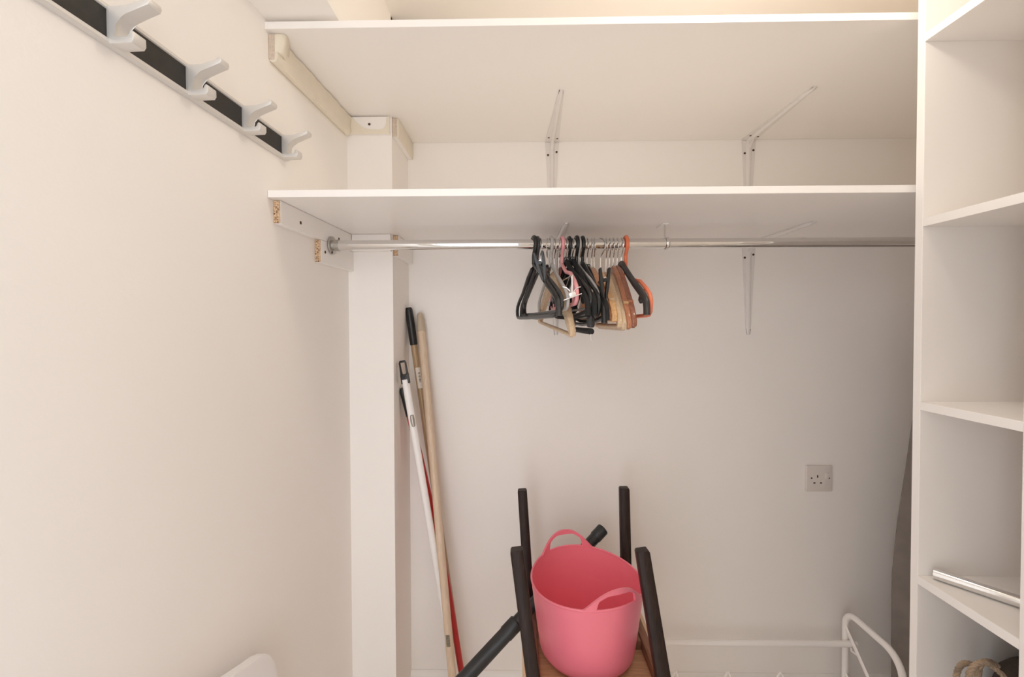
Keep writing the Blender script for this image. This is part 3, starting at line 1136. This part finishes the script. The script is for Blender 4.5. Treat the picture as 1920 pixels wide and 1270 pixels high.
def moulded(px, label, delta, m, zn=-.066, W=.205, ze=-.165, cube=None, wire=True, r0=.0075, r1=.0085, bar=True, notch=True):
    o = hanger(px, label, delta)
    if wire: wire_hook(o, zn, .0195)
    else: thick_hook(o, zn, m, .0044)
    mb = MB()
    half = [(0, zn), (.018, zn - .006), (.055, zn - .028), (W * .55, zn - .060), (W * .80, ze + .014), (W * .94, ze - .002), (W, ze - .018), (W * 1.012, ze - .040)]
    path = [(-u, z) for u, z in reversed(half[1:])] + half
    n = len(path)
    rr = [r1 if abs(u) > W * .75 else r0 for u, z in path]
    mb.tube(smooth([(u, 0, z) for u, z in path], 4), [r0 + (r1 - r0) * min(1, abs(v.x) / W) for v in smooth([(u, 0, z) for u, z in path], 4)], 10, flat=.75)
    mb.build('shoulders', m, o, local=True, angle=60)
    if notch:
        for s in (-1, 1):
            mb = MB()
            mb.box((s * W * .80, 0, ze - .004), (.016, .007, .013), Matrix.Rotation(s * math.radians(35), 3, 'Y'), .002)
            mb.build('strap_notch', m, o, local=True)
    if bar:
        mb = MB()
        mb.tube([(-W * .97, 0, ze - .030), (-W * .5, 0, ze - .040), (0, 0, ze - .043), (W * .5, 0, ze - .040), (W * .97, 0, ze - .030)], .0042, 8)
        mb.build('trouser_bar', m, o, local=True)
    if cube:
        mb = MB()
        mb.box((.001, 0, zn + .004), (.014, .0125, .014), None, .0015)
        cb = mb.build('size_cube', BLK, o, local=True)
        cu = bpy.data.curves.new('size_number', 'FONT')
        cu.body = cube
        cu.size = .0105
        cu.align_x = 'CENTER'
        cu.align_y = 'CENTER'
        cu.extrude = .0001
        tmp = bpy.data.objects.new('size_number', cu)
        C.objects.link(tmp)
        me = bpy.data.meshes.new_from_object(tmp.evaluated_get(bpy.context.evaluated_depsgraph_get()))
        bpy.data.objects.remove(tmp)
        me.materials.clear()
        me.materials.append(NUM)
        tx = bpy.data.objects.new('size_number', me)
        C.objects.link(tx)
        tx.parent = cb
        tx.location = (.0082, 0, zn + .004)
        tx.rotation_euler = (PI / 2, 0, PI / 2)
    return o


def clip_jaws(o, u, z, m, tilt=0.0, sc=1.0):
    """a peg clip hung on the bar, seen edge-on from the end of the hanger: two jaws and a spring"""
    mb = MB()
    T = Matrix.Translation(Vector((u, 0, z))) @ Matrix.Rotation(tilt, 4, 'X')
    for s in (-1, 1):
        prof = [(s * .0078, .0275), (s * .0100, .0285), (s * .0122, .0265), (s * .0112, .006), (s * .0088, -.018), (s * .0055, -.036), (s * .0022, -.044), (s * .0006, -.043), (s * .0012, -.034), (s * .0030, -.015), (s * .0046, .004)]
        if s < 0: prof = list(reversed(prof))
        mb.prism([(p * sc, q * sc) for p, q in prof], lambda p, q, t: T @ Vector((t, p, q)), -.011 * sc, .011 * sc, .001, 1)
    c = mb.build('clip', m, o, local=True)
    mb = MB()
    mb.tube([T @ Vector((-.012 * sc, 0, .004 * sc)), T @ Vector((.012 * sc, 0, .004 * sc))], .0032 * sc, 10)
    mb.build('spring', STEEL, c, local=True)


def clip_hanger(px, label, delta, m, zn=-.085, zbar=-.105, W=.18, tilt=0.0, jaw=None, sc=1.0):
    o = hanger(px, label, delta)
    wire_hook(o, zn, .0195)
    mb = MB()
    mb.tube(smooth([(-W, 0, zbar - .006), (-W * .5, 0, zbar - .002), (-.02, 0, zbar + .002), (0, 0, zn), (.02, 0, zbar + .002), (W * .5, 0, zbar - .002), (W, 0, zbar - .006)], 4), .0042, 8)
    mb.build('bar', m, o, local=True)
    for s in (-1, 1):
        clip_jaws(o, s * W * .9, zbar - .006, jaw or m, tilt, sc)
    return o


def plate_clip_hanger(px, label, delta, zn, zbar, W):
    """wire hanger whose bright sheet-metal clips hang crosswise from the ends of its bar"""
    o = hanger(px, label, delta)
    wire_hook(o, zn, .0195)
    mb = MB()
    mb.tube(smooth([(-W, 0, zbar), (-W * .5, 0, zbar + .002), (-.02, 0, zbar + .004), (0, 0, zn), (.02, 0, zbar + .004), (W * .5, 0, zbar + .002), (W, 0, zbar)], 4), .0017, 8)
    mb.build('bar', STEEL, o, local=True)
    for sg in (-1, 1):
        u = sg * W * .97
        mb = MB()
        mb.box((u, 0, zbar - .047), (.022, .042, .0022), Matrix.Rotation(math.radians(20), 3, 'X'), .0008)
        mb.box((u, 0, zbar - .041), (.016, .016, .010), Matrix.Rotation(math.radians(20), 3, 'X'), .003)
        c = mb.build('clip', NICKEL, o, local=True)
        mb = MB()
        mb.tube([(u, 0, zbar + .0015), (u, .0005, zbar - .020), (u, 0, zbar - .040)], .0016, 8)
        mb.build('drop_wire', NICKEL, c, local=True)
        for sy in (-1, 1):
            mb = MB()
            mb.tube([(u, sy * .004, zbar - .034), (u - .002, sy * .012, zbar - .026), (u - .003, sy * .020, zbar - .024)], .0012, 6)
            mb.build('spring_arm', NICKEL, c, local=True)
    return o


def clamp_hanger(px, label, delta):
    """wire hook, thin arms and a thick padded trouser bar low down, with round end caps"""
    o = hanger(px, label, delta)
    wire_hook(o, -.075, .0195)
    W = .20
    mb = MB()
    mb.tube(smooth([(-W, 0, -.226), (-W * .98, 0, -.190), (-W * .8, 0, -.158), (-.05, 0, -.095), (0, 0, -.075), (.05, 0, -.095), (W * .8, 0, -.158), (W * .98, 0, -.190), (W, 0, -.226)], 4), .0046, 8)
    mb.build('arms', BLK, o, local=True, angle=70)
    mb = MB()
    mb.tube([(-W * .99, 0, -.240), (W * .99, 0, -.240)], .0072, 14)
    mb.build('padded_bar', VELVET, o, local=True)
    for sg in (-1, 1):
        mb = MB()
        mb.tube([(sg * W * .97, 0, -.230), (sg * W * .975, 0, -.226), (sg * W * .975, 0, -.212), (sg * W * .97, 0, -.208)], [.0075, .0090, .0090, .0075], 16)
        mb.build('end_cap', BLK2, o, local=True)
        mb = MB()
        mb.tube([(sg * W * .99, 0, -.246), (sg * W * 1.0, 0, -.256), (sg * W * 1.0, .003, -.262)], .0014, 6)
        mb.build('catch', STEEL, o, local=True)
    return o


tubular(1001, 'glossy black plastic hanger, leftmost on the chrome rail', 13, BLK, r=.0048, hookr=.0055, W=.20)
moulded(1007, 'second hanger from left, black plastic with thick hook', 11.5, BLK2, wire=False, W=.195)
tubular(1013, 'slim charcoal hanger on a wire hook, third hanger from left', 11, BLK2, wire=True, zs=-.155, zb_=-.195, W=.20, zn=-.072)
clip_hanger(1026, 'black clip hanger with open peg clips near left end of the rail', -8, BLK, W=.215, tilt=.20, sc=.95, zn=-.070, zbar=-.086)
tubular(1033, 'greyish white plastic hanger right of the black clip hanger', 7, GREYP, zs=-.15, zb_=-.19, W=.19)
wooden(1040, 'pale wooden hanger with round trouser bar, left of the pink hanger', 7, WPALE, zn=-.084, drop=.132, W=.215, t=.011, tilt=.075)
plate_clip_hanger(1048, 'wire hanger with shiny metal clip beside the pink hanger', 3, zn=-.095, zbar=-.118, W=.20)
tubular(1054, 'pink plastic hanger with open hooked ends', 4, PINKP, zs=-.132, zb_=-.178, W=.19, r=.0048, hookr=.0045, inner=True)
moulded(1061, 'black flocked hanger with size 12 cube, right of the pink hanger', 7, VELVET, cube='12', zn=-.060)
tubular(1067, 'black plastic hanger with thick hook between the two size cubes', 6.5, BLK, zs=-.150, zb_=-.2)
moulded(1073, 'black flocked hanger with size 16 cube', 6, VELVET, cube='16', zn=-.058)
tubular(1081, 'black plastic hanger with thick hook, first right of the size 16 cube', 6, BLK, r=.0046, zs=-.155, zb_=-.205, hookr=.005)
tubular(1085, 'grey plastic hanger with thick hook among the black ones', 5.5, GREYP, r=.0030, zs=-.145, zb_=-.185, W=.19, hookr=.0036)
clamp_hanger(1088, 'black trouser hanger with thick padded bar, hanging lowest among the black ones', -1.5)
moulded(1092, 'black plastic hanger with thick hook, left of the lone size 12 cube', 4.5, BLK, wire=False, ze=-.182)
moulded(1101, 'black hanger with size 12 cube beside the first orange brown wooden hanger', 2.5, VELVET, cube='12', zn=-.078, ze=-.175)
wooden(1109, 'orange brown wooden hanger with rounded top, leftmost of the brown wooden hangers', 0, WORG, zn=-.0735, drop=.12, t=.012, h1=.028)
clip_hanger(1114, 'black clip hanger with closed peg clip among the wooden hangers', -3, BLK, W=.205, zn=-.090, zbar=-.122, sc=.98)
wooden(1126, 'golden wooden hanger with pale band and wide twisted wire hook', -2.2, WGOLD, zn=-.085, drop=.113, t=.0105, yaw=.55, notch=WPALE)
wooden(1136.5, 'pale wooden hanger, left one of the pale pair beside the red brown hanger', -3, WPALE, zn=-.086, drop=.125, t=.0095)
wooden(1143, 'pale wooden hanger, right one of the pale pair beside the red brown hanger', -3, WPALE2, zn=-.088, drop=.128, t=.0095)
wooden(1150, 'red brown wooden hanger with thin band near its end', -2.6, WRED, zn=-.070, drop=.143, t=.0095, notch=WTAN)
wooden(1157.5, 'dark brown wooden hanger with thin band, beside the black suit hanger', -2.6, WDRK, zn=-.069, drop=.141, t=.0095, notch=WRED)
moulded(1165, 'broad black plastic suit hanger in front of the orange one', 1.5, BLK2, zn=-.066, r0=.0085, r1=.0095, bar=False)
tubular(1173, 'orange plastic hanger, rightmost on the chrome rail', 1.5, ORNGP, r=.0046, hookr=.0048, inner=True, zn=-.085, zs=-.152, zb_=-.205, W=.20)
